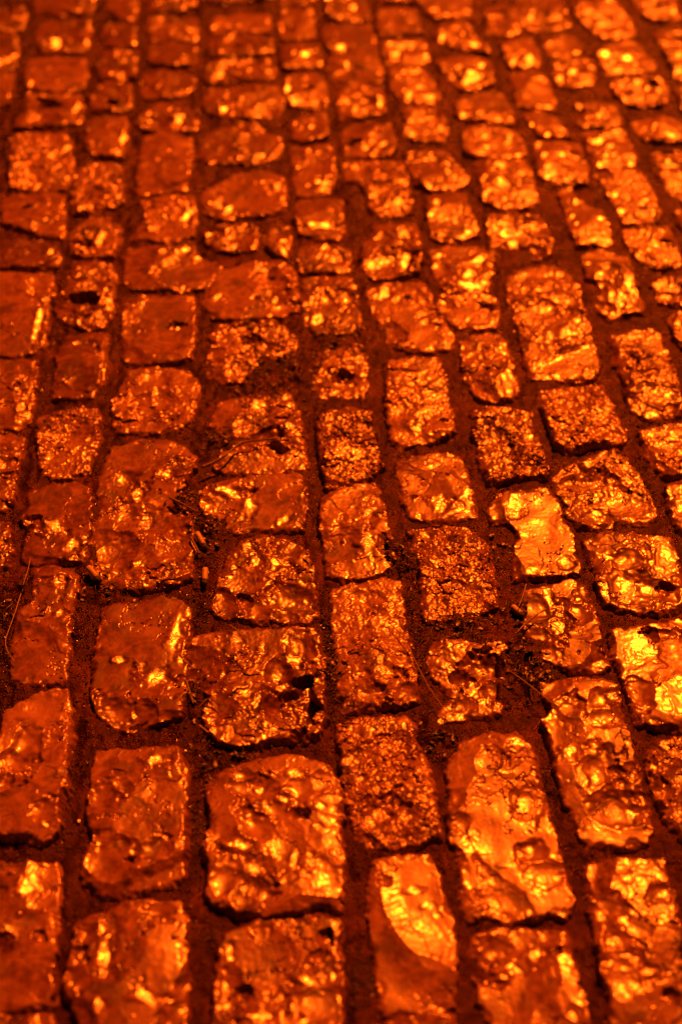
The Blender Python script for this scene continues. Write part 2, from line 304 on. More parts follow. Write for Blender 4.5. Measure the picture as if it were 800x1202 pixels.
G5|403,190 435,185 470,187 477,205 481,230 480,246 462,250 437,248 433,232 425,215 407,207|big, with a black cavity beside its lower left corner,|g=.6;sc=[(420,195,8,.4)];sh=[(467,235,6,7),(442,222,4,3),(476,240,4,3)]
G6|440,263 465,260 487,261 492,280 493,300 490,315 470,322 440,323 427,315 425,295 430,285 440,275|wavy-surfaced, with yellow patches,|g=.15;sc=[(453,308,14,.25),(450,280,9,.3)];sh=[(435,308,9,7),(475,300,8,16),(472,272,8,6),(440,322,4,3)]
G7|432,338 455,330 495,328 505,345 508,362 520,375 533,395 525,406 500,408 470,403 445,398 448,380 440,365 433,352|sprawling, tapering to a foot at lower right,|g=.4;sc=[(478,345,4,.9),(455,385,14,.4)];sh=[(465,347,6,4),(498,375,5,4),(450,340,8,8),(440,392,4,3)]
G8|455,420 480,415 515,416 521,435 524,455 528,475 532,500 520,508 495,515 470,520 460,510 458,490 452,480 456,455|tall, with a bright yellow curved streak down its middle,|g=.6;T=23;sc=[(470,484,14,.2),(512,480,14,.25),(521,488,4,.9)];sh=[(478,457,8,6),(492,478,6,22),(486,497,6,5),(498,444,6,3)]
G9|468,540 490,533 520,530 535,533 545,550 553,570 556,590 557,603 530,607 500,606 482,602 472,575 466,555|square, dull at upper left and yellow-flecked below,|g=.2;sh=[(517,588,14,9),(505,545,9,3),(535,590,10,6)]
G10|482,620 512,614 545,616 562,627 572,640 576,660 582,688 580,706 560,718 530,722 502,722 496,700 495,660 486,640|raised, densely sparkling with a white glint,|g=1;T=28;sc=[(510,665,8,.3),(550,690,12,.3),(550,640,12,.3)];sh=[(556,656,6,5),(503,694,7,5),(498,622,6,5),(546,625,4,3),(535,680,6,5),(562,675,5,7)]
G11|503,765 515,747 535,752 565,757 590,752 598,760 590,775 592,795 588,830 575,838 545,840 512,848 510,840 530,822 522,800 506,792|hourglass-shaped, broken and deeply worn,|g=.3;T=15;sc=[(540,792,13,.6),(568,782,12,.4),(578,805,13,.5),(545,825,12,.4)];sh=[(519,751,4,6),(540,760,9,5),(525,780,9,6),(573,818,4,10),(516,844,6,3)]
G12|545,865 575,858 605,860 622,872 630,900 637,935 648,975 660,1020 669,1055 665,1066 630,1068 595,1073 570,1068 550,1072 543,1050 542,1000 530,980 530,930 527,895|long flat-topped, with a flaked right side,|tl=(.11,.03);g=.07;T=26;sc=[(617,942,19,.2),(570,895,18,.2),(535,930,10,.4),(630,995,12,.35),(640,1020,20,.2),(600,1055,22,.15),(545,960,9,.3)];sh=[(558,977,5,9),(626,962,5,7),(622,990,7,9),(600,868,16,6),(595,1010,12,4),(582,1056,5,3),(628,1042,6,4),(545,985,6,5)]
G13|555,1098 580,1088 620,1086 664,1092 670,1120 679,1155 688,1200 692,1260 590,1260 580,1200 562,1170 570,1150 552,1125|wide, streaked yellow across its top,|g=.1;T=24;sc=[(582,1108,12,.3),(565,1125,12,.3),(610,1100,20,.15)];sh=[(630,1115,24,6),(602,1134,22,6),(592,1142,10,6),(662,1147,6,5),(670,1190,8,8)]
H0|440,-20 482,-20 484,0 445,1|sliver of a|
H1|443,10 465,6 485,8 490,22 495,36 475,38 450,38 443,32|plain square|g=.05
H2|448,46 470,43 495,43 500,55 503,68 490,74 470,72 452,72 447,58|small oblong, with a yellow spot,|g=.2;sh=[(463,63,7,4),(470,54,8,3)]
H3|458,80 480,77 500,82 510,98 515,112 500,117 475,116 463,108 456,92|slanting, with three yellow sparks on its front,|g=.2;sh=[(492,100,4,3),(481,108,5,4),(506,110,6,4)]
H4|473,128 490,124 515,125 522,140 525,155 515,163 490,162 475,155 478,140|crumbly small|g=.6;sh=[(483,153,5,4)]
H5|477,176 505,173 525,178 535,190 548,205 549,212 530,220 505,221 488,212 480,195|tapering, wider to the right,|g=.2;sc=[(505,188,10,.25)];sh=[(502,218,6,3)]
H6|500,230 520,224 545,225 550,240 558,262 560,272 545,278 525,281 508,276 502,255|smooth square, with tiny sparks at its front corner,|g=.1;sh=[(549,270,6,4),(505,250,4,5),(512,236,6,5)]
H7|503,293 525,286 560,287 575,293 577,310 574,330 570,337 545,339 525,339 515,330 508,312|square, with its whole front edge glowing yellow,|g=.1;sc=[(521,316,12,.25)];sh=[(546,332,24,5),(561,302,9,6),(550,322,10,6),(515,298,7,4)]
H8|515,345 545,342 575,344 580,352 585,370 580,380 560,383 540,381 525,372 513,358|low shadowed, with a dark dimple at right,|g=.2;sc=[(574,358,8,.6)];sh=[(572,359,3,3),(549,371,4,3)]
H9|542,398 560,390 585,390 595,405 602,430 606,455 600,465 580,467 560,460 545,440 543,415|leaning, worn and rough at its foot,|g=.5;sh=[(562,405,4,9),(585,450,3,3),(546,441,3,3)]
H10|555,480 575,474 600,474 622,480 626,500 635,525 643,550 625,556 600,556 575,560 568,550 562,520 556,500|square, thickly covered in bright sparks,|g=1;T=23;sc=[(598,500,12,.3),(618,548,9,.4)];sh=[(566,493,4,4),(584,495,4,4),(596,522,4,3),(603,495,3,3),(575,518,7,5),(585,545,8,5)]
H11|575,595 585,578 610,572 640,570 652,582 656,600 668,625 678,655 680,668 650,671 605,676 603,650 608,620 598,608 580,606|tall smooth, gleaming yellow at its lower left,|tl=(.07,.02);g=.07;T=23;sh=[(623,666,10,7),(605,592,12,8),(600,600,8,5),(633,583,3,6),(660,655,5,5)]
H12|615,690 645,684 670,677 685,683 692,700 700,730 707,755 712,778 700,785 680,784 655,778 635,768 640,750 620,745 610,730 612,705|faceted, with a sharp ridge and white glints,|g=.1;T=22;sc=[(622,706,22,.3),(625,745,15,.45),(680,718,12,.35),(690,690,12,.3)];sh=[(678,700,5,3),(656,737,4,3),(666,742,3,3),(655,730,10,16),(645,700,5,16),(700,775,10,5)]
H13|636,797 670,795 705,797 722,803 724,825 733,850 743,880 750,915 760,945 764,965 758,982 725,987 693,988 680,965 665,930 652,895 650,868 640,845 652,830 640,812|tall pedestal-like, with a forked ridge above two round hollows,|g=.1;T=28;sc=[(700,903,22,.35),(718,948,24,.35),(712,838,18,.3),(700,820,12,.3),(665,830,12,.3),(742,905,10,.4)];sh=[(672,877,15,7),(682,908,8,12),(731,916,5,4),(725,964,4,4),(659,845,5,4),(708,845,6,5),(715,815,7,6),(715,947,4,3),(690,966,4,3)]
H14|689,1012 730,1007 776,1007 785,1035 792,1060 797,1085 795,1120 802,1150 812,1200 815,1260 735,1260 718,1190 716,1168 706,1120 696,1065 690,1035|large, with ring ripples around a bright round dimple,|g=.16;T=25;sc=[(720,1102,18,.45),(773,1046,13,.4),(712,1065,16,.3),(745,1085,18,.2),(725,1150,20,.15),(790,1165,10,.6)];sh=[(706,1074,8,5),(730,1078,9,5),(717,1103,10,7),(788,1065,6,5),(697,1053,5,3),(740,1122,18,5),(740,1032,9,5),(720,1040,6,4),(760,1140,12,6)]
I1|490,-10 520,-12 545,-10 552,5 555,18 540,16 510,20 500,12 492,2|jagged, cropped by top edge,|
I2|510,35 520,24 540,19 548,28 555,40 570,52 572,60 545,58 525,50 512,44|tilted three-cornered|g=.3;sh=[(518,42,6,5),(555,50,6,3)]
I3|512,68 545,62 568,65 580,80 578,94 560,101 538,101 525,90|rounded, with a large bright yellow spot,|g=.2;sh=[(551,89,11,8),(564,74,5,4),(538,77,5,4)]
I4|535,115 560,105 585,106 597,120 602,135 600,142 575,139 550,138 536,132|uneven, with a spark on its left corner,|g=.4;sh=[(543,133,6,5),(565,131,4,4)]
I5|545,150 570,144 590,147 605,153 615,165 617,176 605,181 575,181 550,180 545,165|wide hump-topped|g=.4;sh=[(568,158,4,3)]
I6|557,187 585,184 615,186 622,200 630,220 630,235 610,241 585,242 568,232 562,210|bright square|g=.3;sh=[(588,215,8,10),(567,210,5,5),(569,227,5,4),(612,203,5,3),(592,231,4,3)]
I7|570,250 600,248 632,250 640,265 648,280 646,295 630,300 612,292 590,290 577,295 573,275|arched, undercut by a dark hollow at its front,|g=.4;sh=[(603,281,7,7),(627,260,4,4),(590,260,12,6)];sc=[(612,296,16,.4)]
I8|594,322 620,311 650,307 665,318 680,338 682,357 690,375 697,400 701,430 695,439 660,441 625,440 618,425 614,400 604,370 597,345|tall knobbly, creased across its middle,|g=.4;T=22;sc=[(640,362,12,.3),(672,354,9,.3)];sh=[(655,318,6,4),(676,335,5,4),(653,350,6,4),(610,322,7,5),(682,386,5,5),(655,436,6,4),(690,435,5,4),(630,428,8,6)]
I10|633,458 660,450 705,449 713,465 725,490 735,510 728,518 695,517 665,524 654,518 646,497 638,475|diamond-shaped sharp-edged, scattered with sparks,|g=.85;T=25;sc=[(672,468,12,.3),(660,464,7,.4)];sh=[(698,487,8,5),(665,455,5,3),(680,463,6,4),(656,512,4,4),(682,515,5,4),(668,492,5,4)]
I11|648,560 665,548 690,535 725,528 735,540 748,555 760,580 770,600 760,611 735,611 700,614 678,613 668,600 672,590 655,578|dark chipped, with a black cavity at its left,|g=.4;T=17;sc=[(684,565,18,.5),(665,562,8,.4),(735,592,26,.2),(700,605,14,.3)];sh=[(718,560,7,4),(710,580,5,3),(737,606,8,4),(690,545,6,6)]
I12|686,632 710,622 750,625 785,628 793,650 798,670 806,695 800,708 770,716 735,712 712,706 703,680 694,655|wide low, with overlapping curved fractures,|g=.2;T=20;sc=[(733,690,24,.25),(770,690,20,.3),(780,686,8,.6),(735,655,16,.35),(785,655,18,.15)];sh=[(733,700,9,5),(712,652,8,4),(698,635,4,3),(780,690,3,4),(720,705,5,3)]
I13|720,735 755,730 800,725 845,728 850,850 800,851 775,848 752,844 748,825 735,795 725,775 722,755|big plain, with a bright patch at left,|tl=(.09,.02);g=.12;T=25;sc=[(766,738,10,.6),(782,738,8,.5)];sh=[(740,768,14,12),(755,762,14,8),(732,785,5,5)]
I14|762,888 775,868 800,864 845,866 850,985 805,988 790,968 780,940 764,912|dark crumpled, half out of the right edge,|g=.7;T=20;sc=[(776,925,16,.6),(795,905,12,.4)];sh=[(782,875,6,6),(768,898,5,5),(780,930,3,8)]
J1|570,8 590,3 603,5 608,25 606,38 588,40 572,38|plain squarish|
J3|588,48 605,42 622,43 632,60 633,74 615,77 598,75 592,62|small, bright at its lower corner,|g=.2;sh=[(620,68,6,5),(603,70,4,3)]
J5|600,84 622,81 638,85 644,100 652,118 648,126 625,124 608,120 603,102|plain smooth slanting|g=.1;sh=[(643,122,5,3)]
J6|615,130 635,128 650,138 662,150 668,158 655,160 640,158 625,148|curved crescent-shaped|g=.1;sh=[(642,157,5,4),(623,144,4,4)]
J7|627,168 650,163 678,166 683,180 690,200 690,212 670,213 650,212 635,207 630,190|square, dotted with faint glints,|g=.3;sh=[(638,183,5,4),(676,183,5,4),(660,180,6,4)]
J8|657,222 668,217 675,230 690,240 706,247 712,262 718,280 712,287 695,283 678,284 668,262 662,240|long-necked, with two yellow dots,|g=.1;sh=[(672,251,5,4),(704,257,5,4),(675,235,4,4),(676,260,3,3)]
J9|684,297 705,290 735,298 742,315 745,335 755,355 754,363 735,363 715,370 706,362 703,345 710,335 690,322 686,310|smooth-topped, with a dark dented foot,|g=.2;sc=[(712,355,9,.5),(706,330,8,.4)];sh=[(728,352,6,6),(711,368,6,3),(718,342,5,4),(690,306,4,3)]
J10|718,392 745,384 770,384 780,405 790,430 798,455 803,478 790,487 760,487 742,478 735,458 735,445 722,425|tall, with a white glint beside a smooth dark dome,|g=.6;T=22;sc=[(775,468,20,.2),(787,474,8,.5)];sh=[(743,457,7,3),(747,473,5,4),(731,413,7,6),(755,425,6,4)]
J11|752,505 775,497 800,494 835,494 845,555 805,556 780,553 768,545 757,523|pale rounded, running out of the right edge,|g=.5;T=22;sh=[(765,510,8,6),(775,545,6,4)]
J12|783,566 800,560 835,562 840,622 805,625 790,612 786,590|partly hidden narrow, at the right edge,|
K1|608,-8 640,-8 657,-5 660,10 669,28 650,33 625,33 612,28 608,10|slanting, cropped by top edge,|sh=[(624,10,4,3)]
K2|637,44 660,40 676,42 682,55 680,60 660,62 642,62|thin smooth|g=.05
K3|655,66 672,64 688,67 696,78 697,92 692,98 672,99 656,97 650,86|small, with a yellow spot at lower left,|g=.4;sh=[(658,91,5,5),(672,82,6,5)]
K4|676,120 700,117 722,120 726,133 728,142 715,147 690,146 676,143 680,130|small, dark-pitted at left,|g=.5;sc=[(682,128,6,.6)];sh=[(705,132,5,3),(690,142,6,3)]
K5|685,153 705,150 730,150 738,165 747,185 745,191 720,193 698,194 692,175|squarish, with a dark smudge low in its middle,|g=.15;sc=[(713,180,7,.4)];sh=[(702,163,10,4),(703,190,6,3),(720,178,3,2)]
K6|700,200 720,196 752,198 760,212 772,235 777,250 770,255 745,258 735,259 725,248 718,232 706,215|long slanting|g=.2;sh=[(754,235,7,4),(729,245,5,4),(722,225,5,4)]
K7|731,268 750,263 783,262 790,280 798,300 797,310 780,312 760,308 748,300 738,285|grainy slanting|g=.6;sh=[(760,273,5,3),(778,269,5,4),(783,303,5,3),(750,296,6,5)]
K8|765,330 785,322 830,320 838,358 805,360 790,355 775,347|grainy, cut by the right edge,|g=.6;sh=[(789,329,4,3),(796,347,4,4)]
K9|785,371 800,365 835,367 840,398 800,402 792,390|corner of a dark|sh=[(797,378,4,4)]
L1|672,2 690,-2 720,0 730,12 742,25 745,38 725,42 705,40 690,30 675,15|ragged, star-cracked,|g=.5;sh=[(690,13,5,4)];sc=[(705,15,7,.5)]
L2|700,62 715,48 745,46 755,58 768,72 766,80 740,82 712,84 706,72|bright smooth four-sided|g=.05;sh=[(710,62,9,6),(735,66,12,5)]
L3|716,92 740,89 770,85 780,97 785,112 778,121 755,122 735,118 722,108|knotted, with a dark pocket at its right end,|g=.5;sc=[(768,97,7,.6)];sh=[(748,97,7,4)]
L4|742,143 760,136 785,135 800,142 812,150 810,163 785,165 760,162 748,153|long flat bright|g=.3;sh=[(790,157,10,4),(755,148,6,3)]
L5|763,180 785,174 815,176 828,205 832,232 805,236 785,222 772,200|dark, much broken,|g=.6;T=13;sh=[(786,214,6,5)];sc=[(795,190,14,.5)]
L6|790,243 812,240 840,244 848,275 815,280 800,262|barely showing tip of a|
M1|742,-5 770,-8 790,-5 795,10 800,18 780,22 765,20 750,12|ragged, cropped by top edge,|g=.4;sc=[(772,4,5,.7)]
M2|766,36 785,32 815,32 835,60 840,88 812,92 795,88 785,65 775,48|large slanting, cut by the right edge,|g=.4;sh=[(795,62,6,5)]
M3|792,100 812,96 840,98 848,128 815,132 800,122|tip of a|
'''
ORD = ['first', 'second', 'third', 'fourth', 'fifth', 'sixth', 'seventh', 'eighth', 'ninth', 'tenth', 'eleventh',
       'twelfth', 'thirteenth', 'fourteenth', 'fifteenth', 'sixteenth', 'seventeenth', 'eighteenth']
stones = []
count = {}
for ln in DATA.strip().splitlines():
    sid, ptxt, look, opt = ln.split('|')
    pts = [tuple(float(v) for v in p.split(',')) for p in ptxt.split()]
    d = dict(g=.3, T=19, sc=[], sh=[])
    for kv in opt.split(';'):
        if kv:
            k, v = kv.split('=', 1); d[k] = eval(v)
    c = sid[0]; count[c] = count.get(c, 0)+1
    d.update(id=sid, pts=pts, look=look, row=count[c], col=ord(c)-ord('A'))
    stones.append(d)

def cells(x, y, seed=0):
    """nearest jittered cell: offsets to its centre, gap to the second, two random values"""
    xi = np.floor(x).astype(np.int64); yi = np.floor(y).astype(np.int64)
    f1 = np.full(x.shape, 9.0); f2 = f1.copy()
    va = np.zeros(x.shape); vb = va.copy(); ox = va.copy(); oy = va.copy()
    for dx in (-1, 0, 1):
        for dy in (-1, 0, 1):
            ix = xi+dx; iy = yi+dy
            h = _P[(_P[(ix+seed*57) & 1023]+iy) & 1023]
            h2 = _P[(h+311) & 1023]; h3 = _P[(h+77) & 1023]; h4 = _P[(h+519) & 1023]
            ax = x-(ix+h/1024.0); ay = y-(iy+h2/1024.0)
            d = np.hypot(ax, ay)
            nr = d < f1
            f2 = np.where(nr, f1, np.minimum(f2, d)); f1 = np.where(nr, d, f1)
            va = np.where(nr, h3/1024.0, va); vb = np.where(nr, h4/1024.0, vb)
            ox = np.where(nr, ax, ox); oy = np.where(nr, ay, oy)
    return f1, f2, va, vb, ox, oy

def facets(x, y, scale, slope, seed, warp=.5, bias=(0, 0)):
    """field of tilted planes (metres) meeting along sharp broken arrises"""
    qx = x*scale+warp*fbm(x*scale*1.4, y*scale*1.4, seed+1, 3); qy = y*scale+warp*fbm(x*scale*1.4+7, y*scale*1.4, seed+2, 3)
    f1, f2, va, vb, ox, oy = cells(qx, qy, seed)
    an = va*6.2832; k = slope*(.35+.9*vb)
    return (k*(np.cos(an)*ox+np.sin(an)*oy)+bias[0]*ox+bias[1]*oy)/scale

def stone_field(X, Y, poly, T, grain, seed, step, feats=None, zc=None):
    """height field of one stone over grid X, Y (metres); poly in ground metres"""
    rng = random.Random(seed)
    poly = np.array(poly)
    cx, cy = poly.mean(0)
    ext = poly.max(0)-poly.min(0)
    a = float(min(ext))
    so = seed*3.17 % 200
    crys = grain; grain = min(grain, .55)
    sd = seed % 89
    smooth = max(0., 1-grain/.35)
    # ragged outline
    wx = 0.0026*fbm(X*42+so, Y*42, 3, 4)+0.0010*gnoise(X*260, Y*260+so, 5)
    wy = 0.0026*fbm(X*42-so, Y*42+9, 4, 4)+0.0010*gnoise(X*260+so, Y*260, 6)
    d = poly_sdf(X+wx, Y+wy, [tuple(p) for p in poly])+0.0056+.0022*np.clip(fbm(X*85+so, Y*85, 7, 2), -1, 1)
    u = X-cx; v = Y-cy
    tx, ty = rng.gauss(0.02, .05), rng.gauss(.0, .04)
    if feats and feats.get('tl'): tx, ty = feats['tl']
    top = T+tx*u+ty*v-0.06*(u*u+v*v)/a
    top = top+(.0009+.002*grain)*fbm(X*12+so, Y*14-so, 8, 2)
    n = len(poly)
    # broad shell fractures with sharp ridges between them
    cut = np.full(X.shape, 1.0)
    for k in range(rng.randint(3, 6)):
        i = rng.randrange(n); t = rng.random(); w = rng.uniform(.2, 1.1)
        p = (poly[i]*(1-t)+poly[(i+1) % n]*t)*w+np.array([cx, cy])*(1-w)
        r = rng.uniform(.28, .62)*a; dp = rng.uniform(.001, .0038)*(1-.4*smooth)
        rx, ry = rng.uniform(.7, 1.4), rng.uniform(.7, 1.4)
        qx, qy = (X-p[0])/rx, (Y-p[1])/ry
        rr = np.hypot(qx, qy)*(1+(.13+.26*grain)*gnoise(X*28+k*9, Y*28+so, 40+k)+.1*grain*gnoise(X*90+k*9, Y*90+so, 41+k))
        R = (r*r+dp*dp)/(2*dp)
        sx, sy = rng.gauss(0, .08), rng.gauss(0, .08)
        sph = T-dp+R-np.sqrt(np.maximum(R*R-rr*rr, 1e-12))+sx*(X-p[0])+sy*(Y-p[1])
        sph = sph+r*.003*np.sin(rr/r*28+k)*sstep(.5, 1.0, rr/r)*rng.random()
        cut = np.minimum(cut, np.where(rr < R*.95, sph, 1.0))
    top = np.minimum(top, cut)
    # planes of fracture: coarse everywhere, finer where the stone is broken
    top = top+facets(X+so, Y-so, 24, .012+.17*grain, sd)
    brk = sstep(-.25, .45, fbm(X*19+so, Y*19+3, 63, 3)+(grain-.5)*1.3)
    top = top+brk*facets(X-so, Y+so, 62, .05+.25*grain, sd+3, .7)
    # corner and edge cuts
    for k in range(rng.randint(3, 6)):
        i = rng.randrange(n); t = rng.random()
        ex, ey = poly[i]*(1-t)+poly[(i+1) % n]*t
        nx, ny = ex-cx, ey-cy
        an = math.atan2(ny, nx)+rng.gauss(0, .4); nx, ny = math.cos(an), math.sin(an)
        sl = rng.uniform(.2, .6)
        inset = rng.uniform(.0, .011)
        dist = (X-ex)*nx+(Y-ey)*ny
        dist = dist+0.003*fbm(X*60+k*3, Y*60, 30+k, 3)
        top = np.minimum(top, T-sl*(dist+inset))
    # the stone never wears down below its bedding: a soft lower limit on tilt and cuts
    lim = .42*T+.0009*fbm(X*22+so, Y*22, 58, 2); kk = .0009
    top = lim+kk*np.logaddexp(0, (top-lim)/kk)
    def scoop(h, x, y, r, dep, rings, rot, asp):
        c_, s_ = math.cos(rot), math.sin(rot)
        px_ = ((X-x)*c_+(Y-y)*s_)*asp; py_ = (-(X-x)*s_+(Y-y)*c_)/asp
        rr = np.hypot(px_, py_)
        q = .9/r
        rr = rr*(1+0.42*gnoise(X*q+x*90, Y*q, 41)+.2*gnoise(X*q*2.7, Y*q*2.7+x*90, 42)+.08*gnoise(X*160, Y*160+x*90, 43))
        tl = math.sin(x*917+y*331); tm = math.cos(x*533-y*717)
        i = np.argmin((X-x)**2+(Y-y)**2)
        hc = float(h.flat[i])
        dp = dep*r
        R = (r*r+dp*dp)/(2*dp)
        s = np.where(rr < R*.98, hc-dp+R-np.sqrt(np.maximum(R*R-rr*rr, 1e-12)), 1.0)
        s = s+dep*.55*(tl*px_+tm*py_)+rings*r*0.007*np.sin(rr/r*24+x*500)*sstep(.35, .9, rr/r)+(.00012+.0005*grain)*fbm(X*80, Y*80, 44, 3)
        return np.minimum(h, s)
    h = top
    for k in range(rng.randint(0, 2)):
        i = rng.randrange(n); t = rng.random(); w = rng.uniform(.5, .95)
        p = (poly[i]*(1-t)+poly[(i+1) % n]*t)*w+np.array([cx, cy])*(1-w)
        h = scoop(h, p[0], p[1], rng.uniform(.10, .24)*a, rng.uniform(.1, .25), rng.random(), rng.uniform(0, 3), rng.uniform(.75, 1.3))
    if feats:
        for x, y, r, dep in feats['sc']:
            k = dep > .55
            h = scoop(h, x, y, r*(1.1 if k else 1.3), dep if k else dep*.55, .7, rng.uniform(0, 3), rng.uniform(.75, 1.3))
    # small conchoidal nicks along the arrises
    nick = np.clip(gnoise(X*70+so, Y*70, 51), 0, 1)*sstep(.014, .002, d)
    h = h-(.0022+.004*grain)*nick
    # crystalline breakdown
    gm = np.clip(.85*max(0., crys-.18)*sstep(-.35, .35, fbm(X*22-so, Y*22+so, 61, 2)+(crys-.5)*.9), 0, 1.2)
    bs = feats['hs'] if feats else (0, 0)
    h = h+gm*(facets(X, Y+so, 150, .26, 71, .3, (bs[0]*.55, bs[1]*.55))+facets(X+so, Y, 330, .24, 75, .2, (bs[0]*.45, bs[1]*.45)))
    h = h+gm*.0006*fbm(X*120, Y*120, 77, 3)
    h = h+(0.00004+0.00022*grain)*fbm(X*230+so, Y*230, 81, 3)
    # stringy wrinkles in places
    wm = sstep(.05, .5, fbm(X*15+so*2, Y*15, 84, 2))
    qx = X+.006*gnoise(X*45, Y*45+so, 86); qy = Y+.006*gnoise(X*45+so, Y*45, 87)
    h = h-.0022*(.03+grain)*wm*np.abs(fbm(qx*34+so, qy*34+3, 85, 3))
    # hairline cracks
    ck = np.abs(gnoise(X*18+so*2, Y*18, 91)+.35*gnoise(X*70, Y*70, 92)+.15*gnoise(X*200, Y*200, 93))
    cm = sstep(.0, .4, gnoise(X*12+so, Y*12, 90))
    h = h-0.0016*sstep(.03, .0, ck)*cm
    # glossy fracture facets tilted to the light
    if feats:
        for x, y, rx, ry, nrm in feats['sh']:
            rr = np.hypot((X-x)/rx, (Y-y)/ry)
            rr = rr*(1+.55*fbm(X*60+x*40, Y*60, 95, 3))
            wgt = sstep(1.35, .25, rr)
            i = np.argmin((X-x)**2+(Y-y)**2)
            pl = float(h.flat[i])-(nrm[0]*(X-x)+nrm[1]*(Y-y))/nrm[2]
            res = facets(X+x, Y, 80, .02+.2*grain, 97, .5)+.0004*gnoise(X*45, Y*60+x*9, 96)+.0001*(.4+grain)*fbm(X*300, Y*300, 94, 2)
            h = h*(1-wgt)+(pl+res)*wgt
    h = np.maximum(h, -.010+.002*fbm(X*90, Y*90, 98, 2))
    er = np.clip(d/(0.0055+0.0052*np.clip(fbm(X*36, Y*36+so, 99, 3), -.6, 1.6)), 0, 1)
    prof = 1-(1-er)**2.2
    z = np.minimum(h, h*prof)
    z = np.where(d > 0, z, np.maximum(d*3.2, -0.022))
    return z, d, gm

def stone_mesh(s):
    T = s['T']*.58/1000.0
    poly = np.array([ground(x, y, T*.85)[:2] for x, y in s['pts']])
    pc = np.mean(s['pts'], 0)
    zc = depth(pc[0], min(pc[1], 1190))
    step = 0.80*zc/(F*681/800)
    lo = poly.min(0)-.011; hi = poly.max(0)+.011
    xs = np.arange(lo[0], hi[0], step); ys = np.arange(lo[1], hi[1], step*1.15)
    X, Y = np.meshgrid(xs, ys)
    sc = []; sh = []
    for t in s['sc']:
        g = ground(t[0], t[1], T)
        dep = t[3] if len(t) > 3 else .35
        sc.append((g[0], g[1], t[2]*depth(t[0], t[1])/F*1.12, dep))
    for t in s['sh']:
        g = ground(t[0], t[1], T); zz = depth(t[0], t[1])
        V = CAM-g; V /= np.linalg.norm(V)
        Hn = V+LDIR; Hn /= np.linalg.norm(Hn)
        sinp = V[2]
        sh.append((g[0], g[1], t[2]*zz/F*1.05, t[3]*zz/F/sinp*1.05, Hn))
    seed = sum(ord(c)*(i+3)*31 for i, c in enumerate(s['id']))+s['row']*7
    g0 = ground(pc[0], pc[1], T); V = CAM-g0; V /= np.linalg.norm(V); Hn = V+LDIR
    z, d, gm = stone_field(X, Y, poly, T, s['g'], seed, step, dict(sc=sc, sh=sh, tl=s.get('tl'), hs=(-Hn[0]/Hn[2], -Hn[1]/Hn[2])))
    keep = d > -0.0085
    return X, Y, z, keep, gm

def grid_to_mesh(X, Y, Z, keep):
    ny, nx = X.shape
    q = keep[:-1, :-1] | keep[1:, :-1] | keep[:-1, 1:] | keep[1:, 1:]
    idx = np.arange(ny*nx).reshape(ny, nx)
    faces = np.stack([idx[:-1, :-1][q], idx[:-1, 1:][q], idx[1:, 1:][q], idx[1:, :-1][q]], -1)
    used = np.unique(faces)
    remap = np.full(ny*nx, -1); remap[used] = np.arange(len(used))
    co = np.stack([X.ravel()[used], Y.ravel()[used], Z.ravel()[used]], -1)
    return co, remap[faces], used

GROUP = 'cobblestones laid in columns along the lane'
FULL = {}
for s in stones:
    X, Y, Z, keep, gm = stone_mesh(s)
    co, faces, used = grid_to_mesh(X, Y, Z, keep)
    org = np.array([co[:, 0].mean(), co[:, 1].mean(), 0.0])
    o = new_mesh('cobblestone', co-org, faces, M_STONE, True, {'grain': gm.ravel()[used]})
    o.location = org
    try: o.data.set_sharp_from_angle(angle=math.radians(38))
    except Exception: pass
    look = s['look'].strip()
    sep = ' ' if look.endswith(',') else ' '
    look = look.rstrip(',')
    if ',' in look or ' of a' in look or 'barely' in look:
        pass
    if look.endswith(' of a') or look.endswith(' a') or look.endswith('second'):
        txt = f'{look} cobblestone'
    elif ',' in look:
        head, tail = look.split(',', 1); txt = f'{head} cobblestone{"," if not tail.strip().startswith("with") else ""}{tail}'
    else:
        txt = f'{look} cobblestone'
    room = 16-len(txt.split())
    place = f'{ORD[s["row"]-1]} down in {ORD[s["col"]]} column from left'
    if room < 7: place = f'{ORD[s["col"]]} column, {ORD[s["row"]-1]} down'
    if len(f'{txt}, {place}'.split()) > 16: place = f'{ORD[s["col"]]} column'
    tag(o, f'{txt}, {place}', 'cobblestone', GROUP, 'thing')

